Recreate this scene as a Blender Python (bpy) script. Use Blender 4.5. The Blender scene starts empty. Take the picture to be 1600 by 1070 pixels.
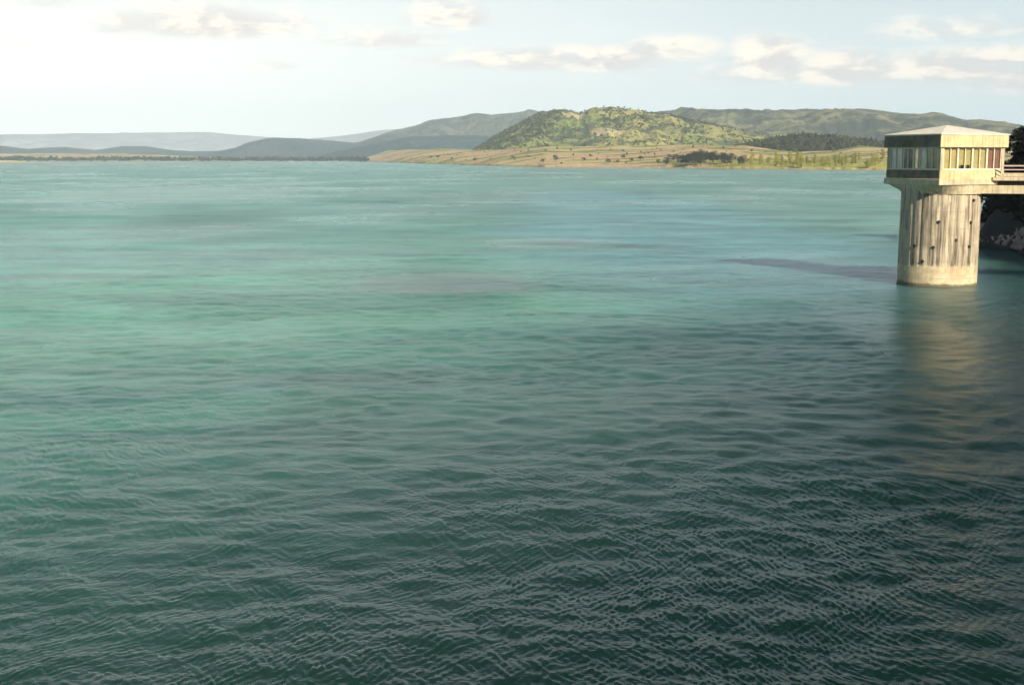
import bpy, bmesh, math, random
import numpy as np
from mathutils import Vector, Matrix, noise as mnoise

random.seed(7); rng = np.random.default_rng(7)
R = math.radians
scn = bpy.context.scene
col = scn.collection

# ------------------------------------------------------------------ camera geometry
F, CX, CY, YH, H = 1931.0, 800.0, 535.0, 246.0, 9.4
PITCH = math.atan((CY - YH) / F)
cp, sp = math.cos(PITCH), math.sin(PITCH)
def ray(px, py):
    a, b = (px - CX) / F, -(py - CY) / F
    return (a, cp + b * sp, -sp + b * cp)
def ground(px, py, z=0.0):
    x, y, dz = ray(px, py); t = (z - H) / dz
    return x * t, y * t
def az_of(px, py=240):
    x, y, z = ray(px, py); return math.atan2(x, y)
def z_at(px, py, dist):
    x, y, z = ray(px, py); return H + dist * z / math.hypot(x, y)

SUN_AZ, SUN_EL = R(156), R(26)
sun_dir = Vector((math.sin(SUN_AZ) * math.cos(SUN_EL), math.cos(SUN_AZ) * math.cos(SUN_EL), math.sin(SUN_EL)))

# ------------------------------------------------------------------ node helpers
class NT:
    def __init__(s, name, world=False):
        if world:
            s.id = bpy.data.worlds.new(name)
        else:
            s.id = bpy.data.materials.new(name)
        s.id.use_nodes = True
        s.t = s.id.node_tree; s.t.nodes.clear()
    def n(s, typ, **kw):
        nd = s.t.nodes.new(typ)
        for k, v in kw.items():
            if k.startswith('i_'):
                key = k[2:]
                key = int(key) if key.isdigit() else key.replace('_', ' ')
                s.set(nd.inputs[key], v)
            else: setattr(nd, k, v)
        return nd
    def set(s, sock, v):
        if isinstance(v, bpy.types.NodeSocket): s.t.links.new(v, sock)
        elif isinstance(v, bpy.types.Node): s.t.links.new(v.outputs[0], sock)
        else: sock.default_value = v
    def m(s, op, a, b=None, c=None, clamp=False):
        nd = s.n('ShaderNodeMath', operation=op, use_clamp=clamp)
        s.set(nd.inputs[0], a)
        if b is not None: s.set(nd.inputs[1], b)
        if c is not None: s.set(nd.inputs[2], c)
        return nd.outputs[0]
    def mix(s, f, a, b, blend='MIX'):
        nd = s.n('ShaderNodeMix', data_type='RGBA', blend_type=blend)
        s.set(nd.inputs[0], f)
        for i, v in ((6, a), (7, b)):
            if isinstance(v, tuple) and len(v) == 3: v = (*v, 1)
            s.set(nd.inputs[i], v)
        return nd.outputs[2]
    def sm(s, x, lo, hi, a=0.0, b=1.0):
        nd = s.n('ShaderNodeMapRange', interpolation_type='SMOOTHSTEP')
        s.set(nd.inputs[0], x); s.set(nd.inputs[1], lo); s.set(nd.inputs[2], hi)
        s.set(nd.inputs[3], a); s.set(nd.inputs[4], b)
        return nd.outputs[0]
    def noise(s, vec, scale, detail=4, rough=.55, dist=0.0, typ='FBM'):
        nd = s.n('ShaderNodeTexNoise', noise_type=typ)
        s.set(nd.inputs['Vector'], vec); nd.inputs['Scale'].default_value = scale
        nd.inputs['Detail'].default_value = detail; nd.inputs['Roughness'].default_value = rough
        nd.inputs['Distortion'].default_value = dist
        return nd.outputs[0]
    def mapping(s, vec, scale=(1, 1, 1), rot=(0, 0, 0), loc=(0, 0, 0)):
        nd = s.n('ShaderNodeMapping'); s.set(nd.inputs[0], vec)
        nd.inputs['Location'].default_value = loc; nd.inputs['Rotation'].default_value = rot
        nd.inputs['Scale'].default_value = scale
        return nd.outputs[0]
    def pos(s):
        return s.n('ShaderNodeNewGeometry').outputs['Position']
    def obj(s):
        return s.n('ShaderNodeTexCoord').outputs['Object']

def surf(nt, shader):
    out = nt.n('ShaderNodeOutputMaterial'); nt.set(out.inputs['Surface'], shader); return nt.id

def simple(name, color, rough=.8, var=.25, scale=3.0, metallic=0.0, bump=0.0, coord='obj'):
    nt = NT(name)
    v = nt.obj() if coord == 'obj' else nt.pos()
    n1 = nt.noise(v, scale, 6, .65)
    f = nt.sm(n1, .3, .7)
    dark = tuple(c * (1 - var) for c in color); lite = tuple(min(1, c * (1 + var)) for c in color)
    b = nt.n('ShaderNodeBsdfPrincipled'); nt.set(b.inputs['Base Color'], nt.mix(f, dark, lite))
    b.inputs['Roughness'].default_value = rough; b.inputs['Metallic'].default_value = metallic
    if bump:
        bp = nt.n('ShaderNodeBump'); nt.set(bp.inputs['Height'], nt.noise(v, scale * 6, 5, .7))
        bp.inputs['Distance'].default_value = bump; nt.set(b.inputs['Normal'], bp)
    return surf(nt, b)

# ------------------------------------------------------------------ world: daylight sky with evening clouds
W = NT('World', True); scn.world = W.id
sky = W.n('ShaderNodeTexSky', sky_type='NISHITA')
sky.sun_disc = False; sky.sun_elevation = SUN_EL; sky.sun_rotation = SUN_AZ
sky.air_density = 1.0; sky.dust_density = .7; sky.ozone_density = 1.0; sky.altitude = 200
d = W.n('ShaderNodeTexCoord').outputs['Generated']
sx = W.n('ShaderNodeSeparateXYZ'); W.set(sx.inputs[0], d)
X, Y, Z = sx.outputs[0], sx.outputs[1], sx.outputs[2]
azm = W.m('ARCTAN2', X, Y)
elv = W.m('ARCSINE', Z)
SKYW = 20.0
# thin high veil that whitens towards the horizon
veil = W.sm(elv, R(2), R(19), .98, .0)
veiln = W.noise(W.mapping(d, (1.2, 1.2, 5)), 2.2, 5, .55)
side = W.sm(W.m('ABSOLUTE', azm), R(38), R(85), 1.0, .22)  # veil dimmed outside the view to lessen sky fill
veil2 = W.m('MULTIPLY', W.m('MULTIPLY', veil, side), W.m('ADD', .75, W.m('MULTIPLY', veiln, .5)), clamp=True)
glow = W.sm(azm, R(-32), R(25), 1.0, 0.0)
veilcol = W.mix(glow, (0.50 * SKYW, 0.565 * SKYW, 0.585 * SKYW), (0.83 * SKYW, 0.805 * SKYW, 0.745 * SKYW))
base = W.mix(veil2, sky.outputs[0], veilcol)
# clouds: centre azimuth/elevation and half sizes, soft noise edges
comb = W.n('ShaderNodeCombineXYZ'); W.set(comb.inputs[0], azm); W.set(comb.inputs[1], W.m('MULTIPLY', elv, 2.6))
cv = comb.outputs[0]
nA = W.noise(cv, 19, 7, .6, .3)
nB = W.noise(W.mapping(cv, loc=(-.012, -.014, 0)), 19, 7, .6, .3)
def cloud(px, py, hw, hh, amp=1.0):
    a = az_of(px, py); x, y, z = ray(px, py); e = math.asin(z / math.sqrt(x * x + y * y + z * z))
    u = W.m('DIVIDE', W.m('SUBTRACT', azm, a), hw * 1.2 / F)
    v = W.m('DIVIDE', W.m('SUBTRACT', elv, e), hh * 1.15 / F)
    vneg = W.m('MULTIPLY', W.m('MINIMUM', v, 0.0), 1.7)       # flat undersides
    vv = W.m('ADD', W.m('MAXIMUM', v, 0.0), vneg)
    r2 = W.m('ADD', W.m('MULTIPLY', u, u), W.m('MULTIPLY', vv, vv))
    k = W.m('SUBTRACT', 1.0, r2)
    k = W.m('MULTIPLY', W.m('MAXIMUM', k, -3.0), amp)
    return k, v
clouds = [(320, 40, 150, 34, 1.0), (285, 26, 60, 22, .8), (172, 47, 26, 9, .5), (705, 30, 70, 26, .75), (600, 64, 105, 18, .6),
          (900, 97, 200, 24, .95), (1050, 82, 75, 24, 1.0), (1205, 92, 65, 34, 1.05), (1370, 112, 270, 32, .95),
          (1560, 96, 170, 24, .9), (1470, 50, 90, 18, .4), (435, 104, 40, 9, .5), (80, 4, 60, 12, .5), (1760, 120, 200, 36, 1.0), (-160, 60, 160, 26, .8)]
K = V_ = None
for c in clouds:
    k, v = cloud(*c)
    if K is None: K, V_ = k, v
    else:
        better = W.m('GREATER_THAN', k, K)
        V_ = W.m('ADD', W.m('MULTIPLY', better, v), W.m('MULTIPLY', W.m('SUBTRACT', 1.0, better), V_))
        K = W.m('MAXIMUM', K, k)
dens = W.m('ADD', K, W.m('MULTIPLY', W.m('SUBTRACT', nA, .42), 2.2))
mask = W.sm(dens, -.1, 1.2, 0, .92)
lit = W.m('ADD', W.m('MULTIPLY', V_, .42), W.m('MULTIPLY', W.m('SUBTRACT', nA, nB), 5.0))
litf = W.sm(lit, -.35, .55)
ccol = W.mix(litf, (.53 * SKYW, .475 * SKYW, .455 * SKYW), (.82 * SKYW, .715 * SKYW, .60 * SKYW))
fin = W.mix(mask, base, ccol)
bg = W.n('ShaderNodeBackground'); W.set(bg.inputs[0], fin); bg.inputs[1].default_value = 0.05
wo = W.n('ShaderNodeOutputWorld'); W.set(wo.inputs[0], bg)

# ------------------------------------------------------------------ sun
L = bpy.data.lights.new('sun', 'SUN'); L.energy = 5.0; L.angle = R(.6); L.color = (1.0, .86, .66)
lo = bpy.data.objects.new('sun', L); col.objects.link(lo)
lo.rotation_euler = sun_dir.to_track_quat('Z', 'Y').to_euler(); lo.location = (0, 0, 60)

# ------------------------------------------------------------------ object helpers
def tag(o, label=None, cat=None, group=None, kind=None):
    if label: o['label'] = label
    if cat: o['category'] = cat
    if group: o['group'] = group
    if kind: o['kind'] = kind
    return o
def empty(name, loc=(0, 0, 0), rz=0.0, **kw):
    o = bpy.data.objects.new(name, None); col.objects.link(o)
    o.location = loc; o.rotation_euler = (0, 0, rz); o.empty_display_size = .5
    return tag(o, **kw)
def link_mesh(name, me, mat, parent=None, smooth=False):
    if isinstance(mat, (list, tuple)):
        for m_ in mat: me.materials.append(m_)
    elif mat: me.materials.append(mat)
    if smooth: me.polygons.foreach_set('use_smooth', [True] * len(me.polygons))
    o = bpy.data.objects.new(name, me); col.objects.link(o)
    if parent: o.parent = parent
    return o
def from_np(name, verts, faces, mat, parent=None, smooth=False):
    me = bpy.data.meshes.new(name); me.from_pydata([tuple(map(float, v)) for v in verts], [], [tuple(map(int, f)) for f in faces])
    me.update(); return link_mesh(name, me, mat, parent, smooth)
class MB:
    def __init__(s): s.bm = bmesh.new()
    def box(s, x0, x1, y0, y1, z0, z1, bev=0.0):
        vs = [s.bm.verts.new(p) for p in ((x0,y0,z0),(x1,y0,z0),(x1,y1,z0),(x0,y1,z0),(x0,y0,z1),(x1,y0,z1),(x1,y1,z1),(x0,y1,z1))]
        fs = [s.bm.faces.new([vs[i] for i in f]) for f in ((3,2,1,0),(4,5,6,7),(0,1,5,4),(1,2,6,5),(2,3,7,6),(3,0,4,7))]
        if bev:
            es = list({e for f in fs for e in f.edges})
            bmesh.ops.bevel(s.bm, geom=es, offset=bev, segments=1, affect='EDGES', profile=.7)
        return s
    def cyl(s, a, b, r, seg=10, r2=None):
        a, b = Vector(a), Vector(b); q = (b - a).to_track_quat('Z', 'Y'); r2 = r if r2 is None else r2
        mtx = Matrix.Translation((a + b) / 2) @ q.to_matrix().to_4x4()
        bmesh.ops.create_cone(s.bm, cap_ends=True, segments=seg, radius1=r, radius2=r2, depth=(b - a).length, matrix=mtx)
        return s
    def loft(s, rings, cap=True):
        prev = None; first = None
        for ring in rings:
            vs = [s.bm.verts.new(p) for p in ring]
            if prev:
                n = len(vs)
                for i in range(n): s.bm.faces.new((prev[i], prev[(i+1) % n], vs[(i+1) % n], vs[i]))
            else: first = vs
            prev = vs
        if cap:
            s.bm.faces.new(list(reversed(first))); s.bm.faces.new(prev)
        return s
    def build(s, name, mat, parent=None, smooth=False):
        bmesh.ops.recalc_face_normals(s.bm, faces=s.bm.faces)
        me = bpy.data.meshes.new(name); s.bm.to_mesh(me); s.bm.free()
        return link_mesh(name, me, mat, parent, smooth)

# ------------------------------------------------------------------ numpy value noise
_perm = rng.random((512, 512))
def vnoise(x, y):
    xi, yi = np.floor(x).astype(int), np.floor(y).astype(int)
    fx, fy = x - xi, y - yi
    fx = fx * fx * (3 - 2 * fx); fy = fy * fy * (3 - 2 * fy)
    g = lambda a, b: _perm[a % 512, b % 512]
    return (g(xi, yi) * (1 - fx) + g(xi + 1, yi) * fx) * (1 - fy) + (g(xi, yi + 1) * (1 - fx) + g(xi + 1, yi + 1) * fx) * fy
def fbm(x, y, o=5, gain=.5):
    s = 0; a = 1; t = 0
    for i in range(o):
        s = s + a * vnoise(x * 2 ** i + 17 * i, y * 2 ** i + 31 * i); t += a; a *= gain
    return s / t
def ridged(x, y, o=4):
    s = 0; a = 1; t = 0
    for i in range(o):
        s = s + a * (1 - np.abs(2 * vnoise(x * 2 ** i + 7 * i, y * 2 ** i + 3 * i) - 1)); t += a; a *= .5
    return s / t

# ------------------------------------------------------------------ terrain materials
def hill_mat(name, dry, green, scrub, scale, gbias=.5, sbias=.5, stretch=1.0, bare=()):
    nt = NT(name); p = nt.pos(); ps = nt.mapping(p, (1, stretch, 1))
    a = nt.noise(ps, scale, 6, .6, .4); b = nt.noise(nt.mapping(ps, loc=(531, 77, 0)), scale * 1.9, 6, .68, .5)
    c = nt.noise(p, scale * 14, 5, .75)
    f1 = nt.sm(a, gbias - .07, gbias + .07); f2 = nt.sm(nt.m('ADD', b, nt.m('MULTIPLY', nt.m('SUBTRACT', c, .5), .45)), sbias - .05, sbias + .07)
    cl = nt.mix(f1, dry, green); cl = nt.mix(f2, cl, scrub)
    cl = nt.mix(nt.sm(c, .35, .7, 0, .35), cl, tuple(x * .55 for x in green))
    for (ba, br_, bw, bh) in bare:
        v_ = nt.mapping(p, (1 / bw, 1 / bh, 0), loc=(-br_ * math.sin(ba) / bw, -br_ * math.cos(ba) / bh, 0))
        ln = nt.n('ShaderNodeVectorMath', operation='LENGTH'); nt.set(ln.inputs[0], v_)
        cl = nt.mix(nt.sm(nt.m('ADD', ln.outputs['Value'], nt.m('MULTIPLY', nt.m('SUBTRACT', b, .5), 3)), .5, 1.1, .75, 0), cl, (.50, .42, .26))
    bs = nt.n('ShaderNodeBsdfPrincipled'); nt.set(bs.inputs['Base Color'], cl); bs.inputs['Roughness'].default_value = .95
    bs.inputs['Specular IOR Level'].default_value = .1
    bp = nt.n('ShaderNodeBump'); nt.set(bp.inputs['Height'], nt.m('ADD', c, nt.m('MULTIPLY', b, 2)))
    bp.inputs['Distance'].default_value = 2.5; nt.set(bs.inputs['Normal'], bp)
    return surf(nt, bs)
dry = (.42, .31, .19); dry2 = (.46, .40, .20); green = (.13, .17, .055); green2 = (.22, .25, .06); scrub = (.055, .065, .035); scrubd = (.035, .045, .035)
M_main = hill_mat('scrubby_hillside', (.36, .34, .12), (.20, .25, .07), (.06, .075, .05), .0075, .50, .53, bare=[(.072, 2120, 40, 45), (.052, 2330, 35, 40)])
M_back = hill_mat('wooded_ridge', (.21, .20, .10), (.10, .125, .06), (.04, .05, .045), .0035, .52, .47, 2.0)
M_mid = hill_mat('grassy_ridge', (.32, .27, .15), (.18, .21, .06), (.06, .075, .04), .004, .45, .56, 2.5)
M_dark = hill_mat('scrub_hill', (.12, .12, .07), (.06, .07, .04), (.03, .035, .03), .011, .5, .45)
M_mount = hill_mat('mountain_slope', (.15, .15, .13), (.07, .09, .07), (.035, .05, .05), .0018, .5, .5, 1.6)
M_blue = hill_mat('wooded_foothill', (.07, .105, .12), (.045, .085, .10), (.035, .07, .085), .003, .5, .5)  # blue of the haze put into the base colours
M_far = hill_mat('far_range', (.40, .42, .45), (.32, .36, .40), (.28, .32, .36), .0009, .5, .5)  # pale haze tint put into the base colours

# ------------------------------------------------------------------ hill layers
def prof(tbl, dist):
    a = np.array([az_of(px, py) for px, py in tbl]); z = np.array([z_at(px, py, dist) for px, py in tbl])
    return a, z
def hill(name, tbl, Dr, Df, mat, na=420, nr=70, rough=.12, gully=.25, back=1.35, pw=1.0, sil=.6, base=-3.0, seed=0, cw=None):
    ta, tz = prof(tbl, Dr)
    az = np.linspace(ta[0], ta[-1], na)
    zr = np.interp(az, ta, tz)
    k = np.hanning(9); k /= k.sum(); zr = np.convolve(np.pad(zr, 4, 'edge'), k, 'valid')
    ts = np.concatenate([np.linspace(0, 1, nr), 1 + np.linspace(0, 1, nr // 3)[1:]])
    A, T = np.meshgrid(az, ts, indexing='ij'); ZR = zr[:, None]
    rr = np.where(T <= 1, Df + (Dr - Df) * T, Dr + (Dr * back - Dr) * (T - 1))
    wob = fbm(A * 60 + seed, T * 3 + seed, 4) - .5
    rr = rr * (1 + .05 * wob * (1 - np.clip(np.abs(T - 1), 0, 1)))
    S = np.where(T <= 1, np.sin(np.clip(T, 0, 1) * math.pi / 2) ** pw, np.cos((T - 1) * math.pi / 2) * 1.0)
    X = rr * np.sin(A); Y = rr * np.cos(A)
    gl = Dr / 14
    Gn = ridged(X / gl * 2 + seed * 3.1, Y / gl * .8 + seed, 4) - .65
    Fn = fbm(X / gl * 3 + seed, Y / gl * 3, 6, .6) - .5
    env = np.sin(np.clip(T, 0, 1.0) * math.pi) ** .8
    env = env * (1 - np.clip(T, 0, 1) ** 5)
    Zz = base + (ZR - base) * S + ZR * gully * Gn * env + ZR * rough * Fn * np.clip(env + .15 * (T > .4), 0, 1)
    Zz += sil * Dr / F * 3 * (fbm(A * 900, T * 40 + seed, 3, .7) - .5) * (T > .3)
    V = np.stack([X, Y, Zz], -1).reshape(-1, 3); n2 = len(ts)
    i, j = np.meshgrid(np.arange(na - 1), np.arange(n2 - 1), indexing='ij'); a0 = (i * n2 + j).ravel()
    Fc = np.stack([a0, a0 + n2, a0 + n2 + 1, a0 + 1], -1)
    o = from_np(name, V, Fc, mat, smooth=True); tag(o, kind='structure')
    return dict(V=V.reshape(na, n2, 3), o=o)

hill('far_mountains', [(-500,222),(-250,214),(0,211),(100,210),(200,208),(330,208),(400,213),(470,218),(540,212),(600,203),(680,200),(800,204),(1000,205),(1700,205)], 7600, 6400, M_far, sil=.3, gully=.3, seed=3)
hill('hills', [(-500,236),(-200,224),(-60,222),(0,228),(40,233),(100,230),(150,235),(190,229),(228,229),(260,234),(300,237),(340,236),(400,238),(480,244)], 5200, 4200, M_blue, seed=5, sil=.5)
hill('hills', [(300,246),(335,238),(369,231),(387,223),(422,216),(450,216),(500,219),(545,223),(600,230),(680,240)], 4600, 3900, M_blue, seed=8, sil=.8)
hill('mountain', [(500,236),(560,223),(600,211),(640,200),(680,190),(720,183),(745,179),(770,181),(795,177),(820,175),(860,178),(950,190),(1100,210)], 5200, 4000, M_mount, seed=11, gully=.45, sil=.7)
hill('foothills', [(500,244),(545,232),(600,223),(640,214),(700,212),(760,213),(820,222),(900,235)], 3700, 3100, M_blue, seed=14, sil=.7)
hill('mountain', [(840,196),(920,182),(960,177),(1020,177),(1050,174),(1100,173),(1150,174),(1185,178),(1250,174),(1300,172),(1340,172),(1385,176),(1440,180),(1480,184),(1510,191),(1560,192),(1610,202),(1700,212),(1900,220)], 3700, 2600, M_back, seed=21, gully=.5, sil=.6)
hill('hills', [(980,222),(1050,206),(1100,203),(1200,207),(1290,211),(1380,221),(1480,232),(1600,238)], 3000, 2500, M_mid, seed=24, gully=.35, sil=.35)
HM = hill('hill', [(700,246),(740,236),(760,222),(790,204),(820,190),(850,177),(875,172),(893,173),(905,178),(916,174),(940,171),(970,172),(1000,175),(1050,183),(1100,193),(1150,203),(1200,212),(1290,230)], 2500, 1850, M_main, na=520, nr=110, seed=31, gully=.55, rough=.1, sil=.25, pw=1.3)
HD = hill('hills', [(1120,240),(1180,226),(1230,218),(1260,216),(1300,218),(1350,224),(1420,232),(1500,238)], 1700, 1400, M_dark, seed=35, sil=.8)

# ------------------------------------------------------------------ shore plain
sh = [(-700,252.6),(-300,252.6),(0,252.4),(200,252.2),(400,252.2),(520,252.2),(575,253),(615,254.5),(660,256.2),(720,258),(780,260),(850,262),(950,262.4),(1030,263),(1160,264.5),(1250,265.5),(1400,266.5),(1520,268),(1700,271),(2000,276)]
sh_a = np.array([az_of(px, py) for px, py in sh]); sh_d = np.array([math.hypot(*ground(px, py)) for px, py in sh])
def shore_d(a): return np.interp(a, sh_a, sh_d)
top_t = [(-700,243),(0,242),(60,241),(200,242),(330,246),(520,248),(560,246),(600,238),(640,235),(760,236),(860,233),(920,230),(1000,232),(1080,230),(1160,231),(1240,240),(1300,238),(1340,232),(1400,234),(1500,236),(1800,240)]
tp_a = np.array([az_of(a, b) for a, b in top_t]); tp_y = np.array([b for a, b in top_t])
def shore_z(x, y):
    a = np.arctan2(x, y); r = np.hypot(x, y); D = shore_d(a) * (1 + .012 * (fbm(a * 260, a * 0 + 2, 4) - .5))
    t = (r - D) / (D * .38)
    el = (YH - np.interp(a, tp_a, tp_y)) / F
    ztop = H + D * 1.38 * el * .98
    s = np.clip(t, -.5, 1.3)
    z = 1.2 * np.clip(s * 40, -3, 1) + ztop * np.clip(s, 0, 1) ** .85
    und = (fbm(x / 90 + 4, y / 160 + 9, 4) - .5)
    z = z + und * 9 * np.clip(s * 4, 0, 1) * np.clip(ztop / 20, .2, 1)
    return z
az = np.linspace(R(-27), R(28), 700); ts = np.concatenate([np.linspace(-.03, .06, 16), np.linspace(.07, 1.6, 70)])
A, T = np.meshgrid(az, ts, indexing='ij'); RR = shore_d(A) * (1 + .38 * T)
X_ = RR * np.sin(A); Y_ = RR * np.cos(A); Z_ = shore_z(X_, Y_)
nt = NT('shore_fields'); p = nt.pos()
ps = nt.mapping(p, (.45, 1.5, 1), (0, 0, R(-12)))
a = nt.noise(ps, .012, 5, .55, .6); b = nt.noise(nt.mapping(ps, loc=(90, 30, 0)), .022, 5, .6, .4); c = nt.noise(p, .25, 5, .75)
cl = nt.mix(nt.sm(a, .42, .58), (.52, .35, .23), (.52, .44, .23))
cl = nt.mix(nt.sm(b, .51, .55), cl, (.17, .21, .05))
cl = nt.mix(nt.sm(c, .5, .68, 0, .5), cl, (.08, .09, .035))
zz = nt.n('ShaderNodeSeparateXYZ'); nt.set(zz.inputs[0], p)
gz = nt.m('MULTIPLY', nt.sm(nt.m('ADD', zz.outputs[0], nt.m('MULTIPLY', b, 60)), 185, 215), nt.sm(nt.m('ADD', zz.outputs[2], nt.m('MULTIPLY', a, 8)), 9, 13, 1, 0))
cl = nt.mix(nt.m('MULTIPLY', gz, .9), cl, nt.mix(nt.sm(c, .35, .6), (.18, .22, .04), (.46, .43, .11)))
cl = nt.mix(nt.sm(zz.outputs[2], .6, 1.7, .8, 0), cl, (.36, .27, .19))
bs = nt.n('ShaderNodeBsdfPrincipled'); nt.set(bs.inputs['Base Color'], cl); bs.inputs['Roughness'].default_value = .95; bs.inputs['Specular IOR Level'].default_value = .1
bp = nt.n('ShaderNodeBump'); nt.set(bp.inputs['Height'], c); bp.inputs['Distance'].default_value = 1.0; nt.set(bs.inputs['Normal'], bp)
M_shore = surf(nt, bs)
n2 = len(ts); i, j = np.meshgrid(np.arange(len(az) - 1), np.arange(n2 - 1), indexing='ij'); a0 = (i * n2 + j).ravel()
o = from_np('shore', np.stack([X_, Y_, Z_], -1).reshape(-1, 3), np.stack([a0, a0 + n2, a0 + n2 + 1, a0 + 1], -1), M_shore, smooth=True); tag(o, kind='structure')

# low yellow sand spit at the far left
gx, gy = ground(-60, 253.4)
sp_mat = simple('dry_sand', (.62, .50, .22), .9, .2, .05, coord='pos')
nu, nv = 120, 24; U, Vv = np.meshgrid(np.linspace(-1, 1, nu), np.linspace(-1, 1, nv), indexing='ij')
e = np.clip(1 - np.abs(U) ** 2.4 - Vv ** 2, -.3, 1)
X1 = gx + U * 150 + 12 * (fbm(U * 5, Vv * 3) - .5); Y1 = gy + Vv * 170 + U * -30; Z1 = -.6 + 4.6 * e + 2.0 * (fbm(U * 9, Vv * 5, 5) - .5) * (e > 0)
a0 = (np.arange(nu - 1)[:, None] * nv + np.arange(nv - 1)[None]).ravel()
o = from_np('sand_spit', np.stack([X1, Y1, Z1], -1).reshape(-1, 3), np.stack([a0, a0 + nv, a0 + nv + 1, a0 + 1], -1), sp_mat, smooth=True); tag(o, kind='structure')

# ------------------------------------------------------------------ lake bed and water
bed = from_np('lake_bed', [(-9400, -9400, -30), (9400, -9400, -30), (9400, 9400, -30), (-9400, 9400, -30)], [(0, 1, 2, 3)], simple('silt', (.10, .10, .07), coord='pos', scale=.05)); tag(bed, kind='structure')
nt = NT('lake_water'); p = nt.pos()
# wind patches, slicks and sky reflections put into the water colour, in metres
def patch(px, py, wpx, hpx, rot=0):
    x, y = ground(px, py); x2, _ = ground(px + wpx, py); _, y1 = ground(px, py + hpx); _, y0 = ground(px, py - hpx)
    rx = x2 - x; ry = (y0 - y1) / 2
    v = nt.mapping(nt.m and p, (1, 1, 0), loc=(-x, -y, 0))
    s = nt.n('ShaderNodeSeparateXYZ'); nt.set(s.inputs[0], v)
    u = nt.m('DIVIDE', nt.m('ADD', s.outputs[0], nt.m('MULTIPLY', s.outputs[1], rot)), rx); w = nt.m('DIVIDE', s.outputs[1], ry)
    return nt.m('ADD', nt.m('MULTIPLY', u, u), nt.m('MULTIPLY', w, w))
wn = nt.noise(nt.mapping(p, (.5, 1, 1)), .035, 5, .6, .6)
wn2 = nt.noise(nt.mapping(p, (.35, 1, 1), (0, 0, R(14)), (37, 11, 0)), .011, 5, .6, .8)
wn3 = nt.noise(nt.mapping(p, (.10, .6, 1)), .02, 5, .62, .5)
wob = nt.m('MULTIPLY', nt.m('SUBTRACT', wn, .5), 2.6)
def pm(*a, soft=.8):
    return nt.sm(nt.m('ADD', patch(*a), wob), 1 - soft, 1 + soft, 1, 0)
calm = pm(690, 441, 150, 18)                                     # grey slick mid-lake
for q in ((860, 380, 110, 9, 1.5), (560, 610, 120, 60), (330, 345, 120, 20)):
    calm = nt.m('MAXIMUM', calm, nt.m('MULTIPLY', pm(*q), .55))
flat = pm(60, 292, 420, 24)                                      # glassy pale band below the far left shore
blue = pm(1000, 335, 190, 50)
turq = nt.m('MAXIMUM', pm(180, 360, 420, 70), pm(420, 262, 330, 14))
mint = nt.m('MAXIMUM', pm(1080, 470, 260, 50), pm(250, 470, 420, 70))
mott = nt.noise(nt.mapping(p, (.55, 1.25, 1), (0, 0, R(6))), .07, 11, .78, .4); shade_tone = (.003, .018, .012); colr = nt.mix(nt.sm(wn2, .35, .65), (.075, .205, .160), (.120, .300, .235))
colr = nt.mix(nt.m('MULTIPLY', turq, .45), colr, (.060, .320, .265))
colr = nt.mix(nt.m('MULTIPLY', mint, .35), colr, (.200, .420, .330))
colr = nt.mix(nt.m('MULTIPLY', blue, .8), colr, (.120, .300, .345))
colr = nt.mix(nt.m('MULTIPLY', calm, .7), colr, (.065, .125, .095))
colr = nt.mix(1.0, colr, nt.mix(nt.sm(mott, .34, .66), (.60, .63, .63), (1.36, 1.34, 1.34)), 'MULTIPLY')
# painted shade: water colour darkened towards the viewpoint and the right
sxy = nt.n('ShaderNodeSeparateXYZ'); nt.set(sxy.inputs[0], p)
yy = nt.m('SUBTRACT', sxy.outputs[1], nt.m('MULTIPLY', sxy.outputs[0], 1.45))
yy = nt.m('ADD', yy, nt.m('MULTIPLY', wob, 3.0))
colr = nt.mix(nt.sm(yy, 14, 88, 1, 0), colr, shade_tone)
bp = nt.n('ShaderNodeBump'); nt.set(bp.inputs['Height'], nt.noise(nt.mapping(p, (.8, 1.2, 1)), 7.0, 3, .6, .4)); bp.inputs['Distance'].default_value = .02; bp.inputs['Strength'].default_value = 1.0
rg = nt.n('ShaderNodeAttribute', attribute_name='chop')
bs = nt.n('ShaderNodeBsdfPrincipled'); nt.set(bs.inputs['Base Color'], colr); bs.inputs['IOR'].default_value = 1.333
bs.inputs['Specular IOR Level'].default_value = .36; bs.inputs['Specular Tint'].default_value = (.54, .92, .68, 1); bs.subsurface_method = 'BURLEY'; bs.inputs['Subsurface Weight'].default_value = .8; bs.inputs['Subsurface Radius'].default_value = (.5, 1.0, .9); bs.inputs['Subsurface Scale'].default_value = 6.0; nt.set(bs.inputs['Roughness'], rg.outputs['Fac']); nt.set(bs.inputs['Normal'], bp)
M_water = surf(nt, bs)
# the sheet of water: real wavelets, finer rows near the shore the view is taken from
WR = random.Random(21)
comps = []                                            # (wavelength, direction of travel, steepness, phase)
def family(lams, angs, steep, n, spread):
    for lam in lams:
        for k in range(n):
            comps.append((lam * WR.uniform(.82, 1.22), R(WR.choice(angs) + WR.gauss(0, spread)), steep / math.sqrt(n), WR.uniform(0, 6.283)))
family((.15, .19, .24), (33, 145), .14, 9, 7)
family((.36,), (36, 90, 140), .06, 9, 10)         # crossing ripples
family((.62, .85), (46, 134, 90), .068, 7, 14)
family((1.2, 1.7, 2.4), (70, 108, 132, 52), .050, 8, 18)
family((3.6, 5.5, 8.5, 13, 21), (80, 102), .013, 6, 18)
aw = np.concatenate([np.linspace(R(-179.9), R(-34), 70), np.linspace(R(-33.5), R(-27), 60), np.linspace(R(-26.9), R(26.9), 1900), np.linspace(R(27), R(33.5), 60), np.linspace(R(34), R(179.9), 70)])
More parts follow.
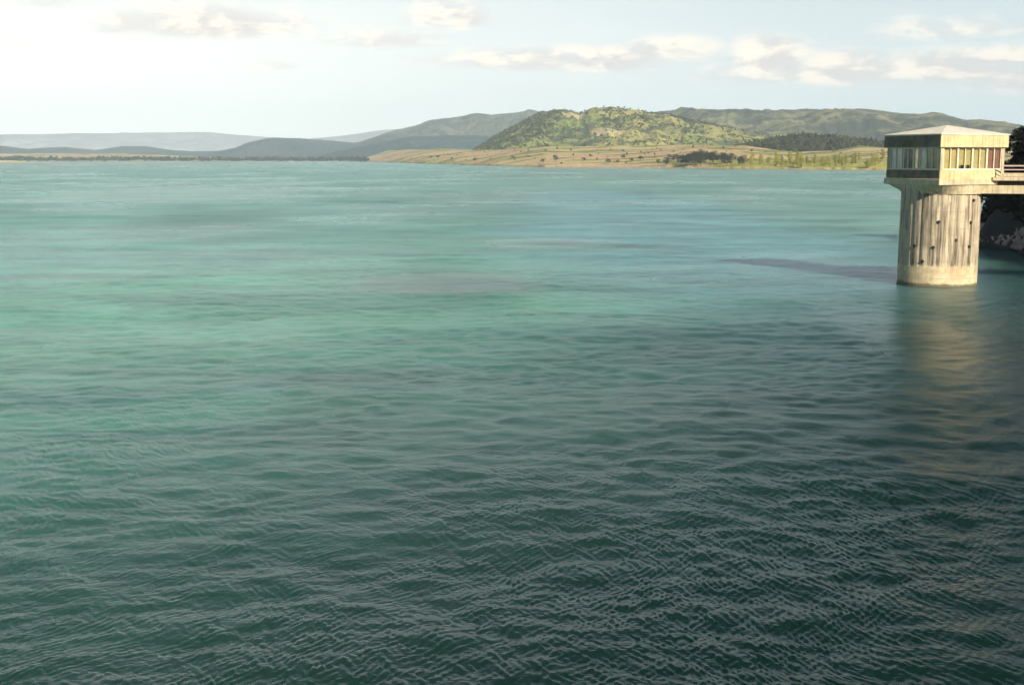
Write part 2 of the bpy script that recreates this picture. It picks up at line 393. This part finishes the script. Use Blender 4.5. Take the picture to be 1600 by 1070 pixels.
th_ = np.concatenate([np.linspace(R(38), R(26), 40)[:-1], np.linspace(R(26), R(3.2), 760)[:-1], np.linspace(R(3.2), R(.18), 190)])
rw = np.concatenate([H / np.tan(th_), [4500, 9300]])
drw = np.gradient(rw)
AW, RW = np.meshgrid(aw, rw, indexing='ij'); DR = np.broadcast_to(drw, AW.shape)
WX = RW * np.sin(AW); WY = RW * np.cos(AW)
gust = fbm(WX / 26 + 5, WY / 38 + 9, 4, .55); gust = np.clip((gust - .33) / .3, 0, 1)
gust2 = np.clip((fbm(WX / 7 + 50, WY / 11 + 19, 3) - .3) / .4, 0, 1)
def slick(px, py, wpx, hpx):
    x, y = ground(px, py); x2, _ = ground(px + wpx, py); _, y1 = ground(px, py + hpx); _, y0 = ground(px, py - hpx)
    q = ((WX - x) / (x2 - x)) ** 2 + ((WY - y) / ((y0 - y1) / 2)) ** 2 + 1.6 * (fbm(WX / 18, WY / 25, 4) - .5)
    return np.clip(1.5 - q, 0, 1)
sl_ = np.maximum.reduce([slick(690, 441, 150, 15), .8 * slick(860, 380, 110, 7), .5 * slick(120, 296, 420, 16), .9 * slick(1468, 545, 120, 90)])
ampw = (.55 + .45 * gust) * (1 - .6 * sl_) * np.clip((R(34) - np.abs(AW)) / R(2), 0, 1)
warpx = WX + .9 * (fbm(WX / 3.1, WY / 3.1 + 40, 3) - .5) + 3 * (fbm(WX / 17, WY / 17 + 4, 2) - .5)
warpy = WY + .9 * (fbm(WX / 3.3 + 80, WY / 3.3, 3) - .5) + 3 * (fbm(WX / 19 + 8, WY / 19, 2) - .5)
WZ = np.zeros_like(WX); lost = np.zeros_like(WX)
for (lam, an, stp, ph) in comps:
    kx, ky = 2 * math.pi / lam * math.cos(an), 2 * math.pi / lam * math.sin(an)
    res = np.clip((lam / np.maximum(DR * abs(math.sin(an)) + RW * .0006 * abs(math.cos(an)), 1e-4) - 1.9) / 1.6, 0, 1)
    g_ = (.45 + .75 * gust2) if lam < 1 else 1.0
    WZ += (stp * lam / (2 * math.pi) * 1.414) * res * g_ * np.sin(kx * warpx + ky * warpy + ph)
    lost += (1 - res ** 2) * stp ** 2
WZ *= ampw
slope = np.sqrt(lost) * np.maximum(ampw, .5)
chop = np.clip(np.sqrt(slope * .36 + .012), .11, .34)
na_, nr_ = WX.shape; nv_ = na_ * nr_
me = bpy.data.meshes.new('water'); me.vertices.add(nv_)
me.vertices.foreach_set('co', np.stack([WX, WY, WZ], -1).astype(np.float32).ravel())
i_, j_ = np.meshgrid(np.arange(na_ - 1), np.arange(nr_ - 1), indexing='ij'); a0 = (i_ * nr_ + j_).ravel()
q_ = np.stack([a0, a0 + 1, a0 + nr_ + 1, a0 + nr_], -1).astype(np.int32); nq = len(q_)
q_ = q_[:, ::-1]
me.loops.add(nq * 4); me.loops.foreach_set('vertex_index', np.ascontiguousarray(q_).ravel())
me.polygons.add(nq); me.polygons.foreach_set('loop_start', np.arange(0, nq * 4, 4, dtype=np.int32))
me.update(calc_edges=True)
at = me.attributes.new('chop', 'FLOAT', 'POINT'); at.data.foreach_set('value', chop.astype(np.float32).ravel())
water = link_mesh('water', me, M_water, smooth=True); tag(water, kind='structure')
print('water normal', me.polygons[0].normal)

# ------------------------------------------------------------------ foliage
def leaf_mat(name, c1, c2):
    nt = NT(name); oi = nt.n('ShaderNodeObjectInfo'); g = nt.noise(nt.obj(), 1.3, 3)
    cl = nt.mix(nt.sm(g, .35, .65), c1, c2)
    cl = nt.mix(nt.m('MULTIPLY', oi.outputs['Random'], .5), cl, tuple(x * .55 for x in c1))
    d1 = nt.n('ShaderNodeBsdfDiffuse'); nt.set(d1.inputs[0], cl)
    t1 = nt.n('ShaderNodeBsdfTranslucent'); nt.set(t1.inputs[0], cl)
    mx = nt.n('ShaderNodeMixShader'); mx.inputs[0].default_value = .25; nt.set(mx.inputs[1], d1); nt.set(mx.inputs[2], t1)
    return surf(nt, mx)
ML_y = leaf_mat('yellow_green_leaves', (.28, .30, .04), (.44, .42, .08))
ML_d = leaf_mat('dark_leaves', (.025, .035, .022), (.05, .062, .034))
ML_s = leaf_mat('olive_scrub', (.055, .065, .03), (.10, .11, .045))
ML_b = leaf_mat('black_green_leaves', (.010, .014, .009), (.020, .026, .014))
M_bark = simple('bark', (.12, .09, .06), .9, .3, 2)
def clump(verts, faces, c, r, n, size):
    for _ in range(n):
        d_ = Vector((random.gauss(0, 1), random.gauss(0, 1), random.gauss(0, 1))).normalized()
        q = c + Vector((d_.x * r[0], d_.y * r[1], d_.z * r[2])) * random.uniform(.55, 1.05)
        a_ = Vector((random.gauss(0, 1), random.gauss(0, 1), random.gauss(0, 1))).normalized()
        b_ = a_.cross(d_ + Vector((.01, .02, .03))).normalized(); s_ = size * random.uniform(.6, 1.3)
        k = len(verts); verts += [q - a_ * s_, q + b_ * s_ * .6, q + a_ * s_, q - b_ * s_ * .6]; faces.append((k, k+1, k+2, k+3))
def crown_mesh(kind, hgt, nl=900):
    v, f = [], []
    if kind == 'tall':
        for k in range(14):
            t = k / 13; rr = hgt * (.10 + .10 * math.sin(math.pi * min(1, t * .85 + .12))) 
            c = Vector((random.gauss(0, rr * .3), random.gauss(0, rr * .3), hgt * (.2 + .75 * t)))
            clump(v, f, c, (rr, rr, hgt * .07), nl // 14, hgt * .035)
    else:
        for k in range(13):
            an = random.uniform(0, 6.28); q = random.uniform(.1, .36) * hgt
            c = Vector((math.cos(an) * q, math.sin(an) * q, hgt * random.uniform(.38, .85)))
            s_ = hgt * random.uniform(.12, .22)
            clump(v, f, c, (s_, s_, s_ * .75), nl // 13, hgt * .035)
    me = bpy.data.meshes.new('crown'); me.from_pydata([tuple(x) for x in v], [], f); return me
def trunk_mesh(hgt):
    b = MB()
    top = Vector((random.uniform(-.03, .03) * hgt, random.uniform(-.03, .03) * hgt, hgt * .62))
    b.cyl((0, 0, -.4), top * .5, hgt * .03, 8, hgt * .022); b.cyl(top * .5, top, hgt * .022, 7, hgt * .012)
    for k in range(5):
        an = random.uniform(0, 6.28); s_ = top * random.uniform(.45, .9)
        b.cyl(s_, s_ + Vector((math.cos(an) * .22 * hgt, math.sin(an) * .22 * hgt, .2 * hgt)), hgt * .011, 5, hgt * .004)
    me = bpy.data.meshes.new('trunk'); b.bm.to_mesh(me); b.bm.free(); me.materials.append(M_bark); return me
protos = {}
for nm, kind, mat in (('y', 'tall', ML_y), ('r', 'round', ML_y), ('d', 'round', ML_d), ('b', 'round', ML_b)):
    protos[nm] = []
    for k in range(3):
        cm = crown_mesh(kind, 10.0, 1300 if nm in 'b' else 800); cm.materials.append(mat)
        protos[nm].append((trunk_mesh(10.0), cm))
def tree(name, kind, x, y, z, h_, label, cat, group, wide=1.0):
    t = empty(name, (x, y, z), random.uniform(0, 6.28), label=label, cat=cat, group=group)
    t.scale = (h_ / 10 * wide, h_ / 10 * wide, h_ / 10)
    tm, cm = random.choice(protos[kind])
    for nm, me in (('trunk', tm), ('crown', cm)):
        c = bpy.data.objects.new(nm, me); col.objects.link(c); c.parent = t
    return t
def on_shore(px, off):
    a_ = az_of(px); r_ = float(shore_d(np.array(a_))) * 1.0 + off
    x, y = r_ * math.sin(a_), r_ * math.cos(a_); return x, y, float(shore_z(np.array(x), np.array(y)))
for k in range(34):
    px = random.uniform(1036, 1162); e_ = 1 - abs((px - 1100) / 66) ** 2
    x, y, z = on_shore(px, random.uniform(8, 70))
    tree('shore_tree', 'd', x, y, z - .3, random.uniform(8, 11.5) * (.65 + .45 * e_), 'dark rounded tree in the dense grove at the water edge left of the yellow-green trees', 'tree', 'dark grove on the far shore', 1.25)
for k in range(58):
    px = random.uniform(1158, 1385); x, y, z = on_shore(px, random.uniform(5, 90))
    nm = 'y' if random.random() < .6 else 'r'
    if nm == 'y': tree('poplar_tree', nm, x, y, z - .3, random.uniform(7, 11.5) * (1.0 if px < 1260 else .72), 'slender yellow-green tree standing on the sunlit far shore between dark grove and tower', 'tree', 'slender yellow-green trees on the far shore')
    else: tree('shore_tree', nm, x, y, z - .3, random.uniform(4, 6.5), 'bushy yellow-green tree low on the sunlit far shore between dark grove and tower', 'tree', 'bushy yellow-green trees on the far shore', 1.3)
for k in range(16):
    px = random.uniform(660, 1030); x, y, z = on_shore(px, random.uniform(10, 160))
    tree('shore_tree', 'd', x, y, z - .3, random.uniform(3.5, 6), 'small dark tree scattered on the tan fields below the big hill', 'tree', 'small trees on the tan fields', 1.3)

def scatter(name, pts, smin, smax, mat, per=5, kind='stuff', label=None, cat=None):
    v, f = [], []
    for (x, y, z) in pts:
        s_ = random.uniform(smin, smax)
        clump(v, f, Vector((x, y, z + s_ * .45)), (s_ * .6, s_ * .6, s_ * .5), per, s_ * .42)
    o = from_np(name, v, f, mat); tag(o, label, cat, None, kind); return o
# scrub on the main hill, denser on its left flank
pts = []
V = HM['V']; na_, nt_ = V.shape[:2]
while len(pts) < 6500:
    i = random.randrange(na_ - 1); j = random.randrange(4, 112)
    u = i / na_; q = V[i, j]
    dn = fbm(np.array(q[0] / 70.), np.array(q[1] / 110.), 4)
    want = 1.2 if u < .36 - .12 * (j / 110) + .25 * (dn - .5) else (.75 if dn > .56 else .12)
    if j > 104: want *= .5
    if random.random() < want: pts.append((q[0] + random.uniform(-3, 3), q[1] + random.uniform(-3, 3), q[2] - .3))
scatter('scrub', pts, 2.0, 4.6, ML_s, 6, label='dark scrub scattered over the big hill, thickest on its left flank', cat='scrub')
pts = []
V = HD['V']
while len(pts) < 1500:
    i = random.randrange(V.shape[0] - 1); j = random.randrange(10, 75); q = V[i, j]; pts.append((q[0], q[1], q[2] - .3))
scatter('woodland', pts, 4, 8, ML_s, 6, label='dark wood covering the low hill behind the yellow-green trees', cat='woodland')
pts = []
for k in range(1100):
    px = random.uniform(-60, 575); dn = float(fbm(np.array(px / 40.), np.array(3.), 3))
    x, y, z = on_shore(px, random.uniform(5, 60 if dn < .5 else 170)); pts.append((x, y, z))
scatter('woodland', pts, 5, 10, ML_d, 6, label='thin dark line of woods along the far left shoreline', cat='woodland')
pts = []
for k in range(150):
    px = random.uniform(600, 1400); x, y, z = on_shore(px, random.uniform(4, 420)); pts.append((x, y, z))
scatter('bushes', pts, 1.0, 2.6, ML_s, 6, label='low bushes dotted over the tan and green fields on the far shore', cat='bushes')

# ------------------------------------------------------------------ right-hand bank, dark and in shade
def bank_z(x, y):
    edge = 49.5 + 1.2 * (fbm(np.asarray(y) / 7., np.asarray(y) * 0 + 1., 3) - .5) - .03 * (y - 120) + .0000 * y
    dx = x - edge
    tip = np.clip((141 - y) / 9, 0, 1)
    top = np.where(y > 108, 11.6 - .03 * (y - 120), 11.6 + (108 - y) * .55)  # high ground out of view, shaped to throw shade on the bank
    top = np.minimum(top, 24)
    top = np.where(y < 60, np.maximum(7.8, top - (60 - y) * 1.1), top)
    rise = np.clip(dx / 5.5, -.4, 1)
    z = np.where(rise < 1, rise * 10.6, 10.6) 
    extra = (top - 10.6) * np.clip((dx - 5.5) / 8, 0, 1)
    z = (z + extra) * tip - 3 * (1 - tip)
    z = z + (fbm(x / 3.1, y / 3.1, 5, .6) - .5) * 1.6 * np.clip(dx / 2, 0, 1)
    return z
xs = np.concatenate([np.linspace(44, 62, 60), np.linspace(63, 300, 60)]); ys = np.concatenate([np.linspace(-40, 40, 20), np.linspace(41, 160, 150)])
XX, YY = np.meshgrid(xs, ys, indexing='ij'); ZZ = bank_z(XX, YY)
n2 = len(ys); a0 = (np.arange(len(xs) - 1)[:, None] * n2 + np.arange(n2 - 1)[None]).ravel()
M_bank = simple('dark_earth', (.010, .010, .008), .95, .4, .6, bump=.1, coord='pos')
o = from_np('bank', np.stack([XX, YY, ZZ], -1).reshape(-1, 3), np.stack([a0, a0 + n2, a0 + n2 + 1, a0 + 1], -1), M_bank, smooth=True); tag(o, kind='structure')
# riprap stones along the waterline
M_stone = simple('pinkish_stone', (.38, .29, .25), .85, .35, .9, bump=.04, coord='pos')
bm = bmesh.new()
for k in range(900):
    y = random.uniform(60, 137); u = random.random()
    x = 49.5 - .03 * (y - 120) + .35 + u * 1.35; z = .55 + u * 1.9
    s_ = random.uniform(.16, .36)
    r = bmesh.ops.create_icosphere(bm, subdivisions=1, radius=s_, matrix=Matrix.Translation((x, y, z)) @ Matrix.Rotation(random.uniform(0, 6), 4, Vector((random.random(), random.random(), 1)).normalized()) @ Matrix.Diagonal((1.2, random.uniform(.8, 1.4), random.uniform(.6, .9), 1)))
    for v_ in r['verts']: v_.co += Vector((random.uniform(-1, 1), random.uniform(-1, 1), random.uniform(-1, 1))) * s_ * .14
me = bpy.data.meshes.new('riprap'); bm.to_mesh(me); bm.free()
o = link_mesh('riprap', me, M_stone); tag(o, 'band of pinkish broken stones along the foot of the dark bank', 'rocks', kind='stuff')
for k in range(44):
    y = random.uniform(84, 137); x = 49.5 - .03 * (y - 120) + random.uniform(3.2, 12); z = float(bank_z(np.array(x), np.array(y)))
    hh = random.uniform(3, 5.0) if x < 56 else random.uniform(2.5, 4)
    if y > 112 and x >= 54: hh *= .55
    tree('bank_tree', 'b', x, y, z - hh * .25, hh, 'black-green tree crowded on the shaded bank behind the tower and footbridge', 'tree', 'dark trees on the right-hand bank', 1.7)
pts = []
for k in range(1500):
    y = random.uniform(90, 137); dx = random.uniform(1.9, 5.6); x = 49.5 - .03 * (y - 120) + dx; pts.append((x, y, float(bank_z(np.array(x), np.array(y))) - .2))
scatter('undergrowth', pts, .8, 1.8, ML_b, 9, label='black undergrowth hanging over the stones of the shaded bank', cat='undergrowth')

# dam embankment the view is taken from
b = MB(); n_ = 40
b.loft([[(x, 13.6, -3), (x, 1.2, 7.8), (x, -7, 7.8), (x, -22, -3)] for x in np.linspace(-120, 56, n_)])
o = b.build('embankment', simple('grey_rubble', (.20, .19, .17), .9, .3, 1.0, bump=.05, coord='pos')); tag(o, kind='structure')

# ------------------------------------------------------------------ intake tower
def concrete(name, c, stain=False, var=.22, streak=.5):
    nt = NT(name); o_ = nt.obj()
    n1 = nt.noise(o_, 1.1, 6, .65); n2_ = nt.noise(nt.mapping(o_, (5.5, 5.5, .22)), 1.2, 5, .7); n3 = nt.noise(o_, 14, 4, .7)
    cl = nt.mix(nt.sm(n1, .3, .7), tuple(x * (1 - var) for x in c), tuple(x * (1 + var * .6) for x in c))
    cl = nt.mix(nt.sm(n2_, .44, .68, 0, streak), cl, (.13, .105, .075))
    cl = nt.mix(nt.sm(n3, .5, .75, 0, .25), cl, tuple(x * .5 for x in c))
    if stain:
        at = nt.n('ShaderNodeAttribute', attribute_name='stain')
        cl = nt.mix(at.outputs['Fac'], cl, (.045, .038, .032))
        zs = nt.n('ShaderNodeSeparateXYZ'); nt.set(zs.inputs[0], o_)
        jt = nt.m('ABSOLUTE', nt.m('SUBTRACT', nt.m('FRACT', nt.m('DIVIDE', zs.outputs[2], 1.22)), .5))
        joint = nt.m('MULTIPLY', nt.sm(jt, .0, .022, 1, 0), nt.sm(n1, .35, .6))
        at2 = nt.n('ShaderNodeAttribute', attribute_name='tide')
        cl = nt.mix(nt.m('MULTIPLY', at2.outputs['Fac'], .8), cl, nt.mix(nt.sm(n1, .35, .65), (.42, .33, .20), (.62, .54, .36)))
        cl = nt.mix(nt.m('MULTIPLY', joint, .6), cl, (.12, .10, .075))
        wet = nt.sm(nt.m('ADD', zs.outputs[2], nt.m('MULTIPLY', nt.m('SUBTRACT', n1, .5), .5)), .12, .34, 1, 0)
        cl = nt.mix(nt.m('MULTIPLY', wet, .85), cl, (.07, .075, .04))
    bs = nt.n('ShaderNodeBsdfPrincipled'); nt.set(bs.inputs['Base Color'], cl); bs.inputs['Roughness'].default_value = .88
    bp = nt.n('ShaderNodeBump'); nt.set(bp.inputs['Height'], n3); bp.inputs['Distance'].default_value = .015; nt.set(bs.inputs['Normal'], bp)
    return surf(nt, bs)
MC = concrete('weathered_concrete', (.54, .47, .32)); MCs = concrete('streaked_concrete', (.48, .42, .31), True, streak=1.0)
MCf = concrete('cream_fascia', (.60, .53, .30), streak=.5); MCr = simple('pale_roof_render', (.66, .64, .55), .8, .12, .8, bump=.01)
M_frame = simple('white_frame_paint', (.62, .58, .52), .5, .1, 4); M_blind = simple('olive_blind', (.52, .44, .20), .8, .15, 2)
M_pale = simple('cream_blind', (.86, .85, .74), .8, .1, 2); M_blindr = simple('rust_red_blind', (.28, .15, .10), .8, .2, 2); M_dark = simple('black_iron_and_gap_shade', (.02, .018, .017), .6, .3, 5); M_in = simple('interior_plaster', (.55, .53, .42), .9, .1, 2)
nt = NT('window_glass'); gl_ = nt.n('ShaderNodeBsdfGlossy'); gl_.inputs['Roughness'].default_value = .02; tr = nt.n('ShaderNodeBsdfTransparent'); tr.inputs[0].default_value = (.92, .93, .90, 1)
lw = nt.n('ShaderNodeLayerWeight'); mx = nt.n('ShaderNodeMixShader'); nt.set(mx.inputs[0], nt.m('ADD', .05, nt.m('MULTIPLY', nt.m('POWER', lw.outputs['Facing'], 4.0), .6))); nt.set(mx.inputs[1], tr); nt.set(mx.inputs[2], gl_); M_glass = surf(nt, mx)

tx, ty = ground(1463, 443); td = math.hypot(tx, ty); dirx, diry = tx / td, ty / td
ROT = math.atan2(dirx, diry)            # bearing of the tower from the viewpoint
tower = empty('intake_tower', (tx, ty, 0), -ROT, label='round concrete intake tower with a square windowed cabin on top, standing in the lake', cat='tower')
# local frame: +x right across the view, +y away. the square cabin is turned so that one corner faces the camera
RAD = 2.83
# shaft
ports = [(-.02, 4.75), (-.62, 2.95), (-.12, 2.9), (-.38, 1.85), (.44, 3.45), (.86, 4.7), (.84, 2.95), (.92, 6.3)]   # (angle from the camera side, z)
nth, nz = 288, 120
vv, st, td_ = [], [], []
for k in range(nz + 1):
    z = -2.5 + (7.2 + 2.5) * k / nz
    for q in range(nth):
        th = 2 * math.pi * q / nth
        fl = (.5 + .5 * math.cos(th * 26)) ** 3
        lo_ = min(1, max(0, (z - 1.45) / .12))
        r = RAD * (1.012 - .0018 * z) - .075 * fl * lo_ + .012 * (mnoise.noise(Vector((th * 6, z * 1.2, 0))))
        vv.append((r * math.sin(th), -r * math.cos(th), z))
        s_ = 0; a_ = (th + math.pi) % (2 * math.pi) - math.pi
        for (pa, pz) in ports:
            if z < pz and z > 1.35:
                wd = .022 + .014 * (mnoise.noise(Vector((pa * 9, z * 1.5, 3)))); ln = min(1, (z - 1.35) / .4)
                s_ = max(s_, math.exp(-((a_ - pa) / (wd * 1.5)) ** 2) * .92 * ln)
        for (pa, wd, z0, z1, am) in ((-.55, .05, 2.6, 7, .8), (-.33, .11, 2.6, 7, .8), (.46, .03, 3.6, 6.6, .75), (-1.12, .04, 1.8, 6.5, .6), (.12, .025, 2, 6, .6), (.70, .025, 2.0, 5.8, .6), (-.2, .03, 1.8, 5.4, .6), (.26, .02, 2.4, 6.2, .5), (1.02, .03, 1.6, 6.4, .6), (-.8, .02, 1.8, 5, .5)):
            if z0 < z < z1:
                nn = mnoise.noise(Vector((a_ * 14, z * 1.1, pa * 5)))
                s_ = max(s_, math.exp(-((a_ - pa + .01 * nn) / wd) ** 2) * am * min(1, (z - z0) / .5) * (.75 + .5 * nn))
        st.append(min(1, max(0, s_))); td_.append(1 - lo_)
ff = []
for k in range(nz):
    for q in range(nth):
        q2 = (q + 1) % nth; ff.append((k * nth + q, k * nth + q2, (k + 1) * nth + q2, (k + 1) * nth + q))
shaft = from_np('shaft', vv, ff, MCs, tower, True)
for nm, arr in (('stain', st), ('tide', td_)):
    at = shaft.data.attributes.new(nm, 'FLOAT', 'POINT'); at.data.foreach_set('value', arr)
for (pa, pz) in ports:
    dx_, dy_ = math.sin(pa), -math.cos(pa)
    b = MB(); b.cyl((dx_ * (RAD - .1), dy_ * (RAD - .1), pz), (dx_ * (RAD + .10), dy_ * (RAD + .10), pz), .085, 9)
    b.cyl((dx_ * (RAD - .1), dy_ * (RAD - .1), pz), (dx_ * (RAD + .04), dy_ * (RAD + .04), pz), .125, 9)
    b.build('drain_port', M_dark, tower)
# cabin frame: own empty is not needed, rotate coordinates
CR = R(41) ; HS = 2.93         # half side
cc, cs = math.cos(CR), math.sin(CR)
OX, OY = .15, 0.0
def tr_(x, y, z=0): return (OX + x * cc - y * cs, OY + x * cs + y * cc, z)   # cabin coords -> tower coords
# after rotation by +CR: the -y face looks right-and-towards camera, the -x face left-and-towards camera
def rot_bm(b):
    for v_ in b.bm.verts: v_.co = Vector(tr_(*v_.co))
    return b
def sq(h, z): return [(-h, -h, z), (h, -h, z), (h, h, z), (-h, h, z)]
def circ_sq(h, z, n=48, mixf=0.0, rad=RAD + .02):
    pts_ = []
    for k in range(n):
        a_ = 2 * math.pi * (k + .5) / n; c_, s_ = math.cos(a_), math.sin(a_); q = h / max(abs(c_), abs(s_))
        r = rad * (1 - mixf) + q * mixf; pts_.append((c_ * r, s_ * r, z))
    return pts_
b = MB(); b.loft([circ_sq(HS + .03, 6.75, 64, 0), circ_sq(HS + .03, 6.98, 64, .25), circ_sq(HS + .03, 7.42, 64, .985)])
rot_bm(b).build('corbel', MC, tower)
b = MB(); b.box(-HS - .12, HS + .12, -HS - .12, HS + .12, 7.42, 7.86, .03); rot_bm(b).build('platform', MC, tower)
for nm, s_ in (('wall', 0),):
    b = MB(); w = .22
    b.box(-HS, HS, -HS, -HS + w, 7.862, 8.50); b.box(-HS, HS, HS - w, HS, 7.862, 8.50)
    b.box(-HS, -HS + w, -HS + w, HS - w, 7.862, 8.50); b.box(HS - w, HS, -HS + w, HS - w, 7.862, 8.50)
    rot_bm(b).build('parapet_wall', MCf, tower)
MF_d = concrete('dark_brown_panel', (.19, .155, .11), streak=.45, var=.5)  # darker brown, for the overlay panels on the left-hand face only
b = MB(); b.box(-HS - .19, -HS - .163, -HS - .13, HS + .13, 10.14, 10.94); fp = rot_bm(b).build('fascia_panel', MF_d, tower); fp['label'] = 'dark brown fascia panel'
b = MB(); b.box(-HS - .03, -HS - .003, -HS + .05, HS - .05, 7.90, 8.47); fp = rot_bm(b).build('parapet_panel', MF_d, tower); fp['label'] = 'dark brown parapet panel'
for X0 in (-1, 1):
    for Y0 in (-1, 1):
        x0 = X0 * (HS - .14); y0 = Y0 * (HS - .14); b = MB(); b.box(x0 - .13, x0 + .13, y0 - .13, y0 + .13, 8.502, 10.12, .015)
        rot_bm(b).build('corner_post', MC, tower)
b = MB(); b.box(-HS - .16, HS + .16, -HS - .16, HS + .16, 10.1, 10.98, .03); rot_bm(b).build('fascia', MCf, tower)
b = MB(); e_ = HS + .22
vs = [b.bm.verts.new(q) for q in sq(e_, 10.985) + sq(e_, 11.06)] + [b.bm.verts.new((0, 0, 11.75))]
for f_ in ((3, 2, 1, 0), (0, 1, 5, 4), (1, 2, 6, 5), (2, 3, 7, 6), (3, 0, 4, 7), (4, 5, 8), (5, 6, 8), (6, 7, 8), (7, 4, 8)): b.bm.faces.new([vs[k] for k in f_])
rot_bm(b).build('roof', MCr, tower)
b = MB(); b.cyl((HS * .93, HS * .2, 11.0), (HS * .93, HS * .2, 11.45), .05, 8); b.box(HS * .93 - .12, HS * .93 + .12, HS * .2 - .12, HS * .2 + .12, 11.3, 11.5, .02); rot_bm(b).build('beacon', M_dark, tower)
# windows: each face has four, two panes each
def face_pts(face, u0, u1, n0, n1, z0, z1, bm_):
    # u along the face, n inward from the outer plane
    if face == 0: bm_.box(u0, u1, -HS + n0, -HS + n1, z0, z1)
    elif face == 1: bm_.box(-HS + n0, -HS + n1, u0, u1, z0, z1)
    elif face == 2: bm_.box(u0, u1, HS - n1, HS - n0, z0, z1)
    else: bm_.box(HS - n1, HS - n0, u0, u1, z0, z1)
    return bm_
inner = HS - .28; step = 2 * inner / 4
for face in range(4):
    for k in range(4):
        u0 = -inner + k * step; u1 = u0 + step; z0, z1 = 8.504, 10.098
        b = MB(); fw = .07
        face_pts(face, u0 + .002, u0 + fw, .05, .17, z0, z1, b); face_pts(face, u1 - fw, u1 - .002, .05, .17, z0, z1, b)
        face_pts(face, u0 + fw, u1 - fw, .055, .165, z0, z0 + .09, b); face_pts(face, u0 + fw, u1 - fw, .055, .165, z1 - .09, z1, b)
        wf = rot_bm(b).build('window', M_frame, tower)
        um = (u0 + u1) / 2
        b = MB(); face_pts(face, um - .035, um + .035, .06, .16, z0 + .091, z1 - .091, b); rot_bm(b).build('mullion', M_frame, wf)
        b = MB(); face_pts(face, u0 + fw, um - .036, .10, .112, z0 + .09, z1 - .09, b); face_pts(face, um + .036, u1 - fw, .10, .112, z0 + .09, z1 - .09, b)
        rot_bm(b).build('pane', M_glass, wf)
        if face == 0 or (face == 1 and k == 0):
            red = face == 0 and k == 3
            b = MB(); face_pts(face, u0 + .03, u1 - .03, .20, .22, z0 + .05 + (.3 if k == 1 else 0), z1 - .02, b)
            bl = rot_bm(b).build('blind', M_blindr if red else M_blind, wf)
            if red: bl['label'] = 'rust red window blind'
        if face == 1 and k in (1, 3):
            b = MB(); face_pts(face, u0 + .03, u1 - (.5 if k == 1 else .03), .20, .22, z0 + (.0 if k == 3 else .2), z1 - .02, b)
            bl = rot_bm(b).build('blind', M_pale, wf); bl['label'] = 'pale cream window blind'
        if face == 1 and k == 2:
            b = MB(); face_pts(face, u0 + .1, u1 - .1, .20, .25, z0, z1 - .05, b); bl = rot_bm(b).build('blind', M_dark, wf); bl['label'] = 'dark window blind'

# ------------------------------------------------------------------ footbridge from the tower to the bank
bx0, by0 = tx + dirx * 0 , ty
Bang = R(-6) - ROT * 0.72
br = empty('footbridge', (tx, ty, 0), Bang, label='pale concrete footbridge with a low railing running from the tower to the dark bank', cat='bridge')
x0, x1 = 2.6, 27.0
b = MB()
for s_ in (-1, 1): b.box(x0 - .6, x1, s_ * .95 - .2, s_ * .95 + .2, 6.78, 7.38, .02)
b.build('girder', MC, br)
MB().box(x0 + .9, x1, -1.25, 1.25, 7.72, 7.98, .02).build('deck', MC, br)
MB().box(x0 + .9, x1, -.75, .75, 7.38, 7.72).build('shadow_gap_filler', M_dark, br)  # black strip standing in for the shadow gap under the deck
for s_ in (-1, 1):
    b = MB(); b.box(x0 + 1.4, x1, s_ * 1.16 - .04, s_ * 1.16 + .04, 8.02, 8.26); b.build('kick_board', MC, br)
    b = MB(); b.cyl((x0 + 1.4, s_ * 1.16, 8.78), (x1, s_ * 1.16, 8.78), .05, 8); b.cyl((x0 + 1.4, s_ * 1.16, 8.5), (x1, s_ * 1.16, 8.5), .035, 8)
    b.build('handrail', simple('pinkish_rail_paint', (.50, .38, .36), .6, .15, 3), br)
    for k in range(13):
        xx = x0 + 1.5 + k * 1.85
        MB().cyl((xx, s_ * 1.16, 7.98), (xx, s_ * 1.16, 8.78), .045, 8).build('railing_post', M_frame, br)

# ------------------------------------------------------------------ haze
b = MB(); b.box(-9500, 9500, -9500, 9900, -31, 420)
nt = NT('haze'); vol = nt.n('ShaderNodeVolumePrincipled'); vol.inputs['Color'].default_value = (.64, .84, 1.0, 1); vol.inputs['Density'].default_value = .0001
vol.inputs['Anisotropy'].default_value = -.2
out = nt.n('ShaderNodeOutputMaterial'); nt.set(out.inputs['Volume'], vol.outputs[0])
nt.id.cycles.homogeneous_volume = True if hasattr(nt.id, 'cycles') and hasattr(nt.id.cycles, 'homogeneous_volume') else None
hz = b.build('haze', nt.id); tag(hz, kind='stuff', label='pale blue haze over the far hills and shores', cat='haze')

# ------------------------------------------------------------------ camera and render settings
cam = bpy.data.cameras.new('camera'); co = bpy.data.objects.new('camera', cam); col.objects.link(co)
cam.sensor_width = 36; cam.lens = 36 * F / 1600; cam.clip_end = 40000; cam.clip_start = .1
co.location = (0, 0, H); co.rotation_euler = (math.pi / 2 - PITCH, 0, 0); scn.camera = co
scn.view_settings.view_transform = 'Standard'; scn.view_settings.look = 'None'; scn.view_settings.exposure = 0.7; scn.view_settings.gamma = 1
scn.cycles.max_bounces = 5; scn.cycles.use_adaptive_sampling = True; scn.cycles.adaptive_threshold = .04; scn.cycles.adaptive_min_samples = 16; scn.cycles.volume_bounces = 0; scn.cycles.use_denoising = True
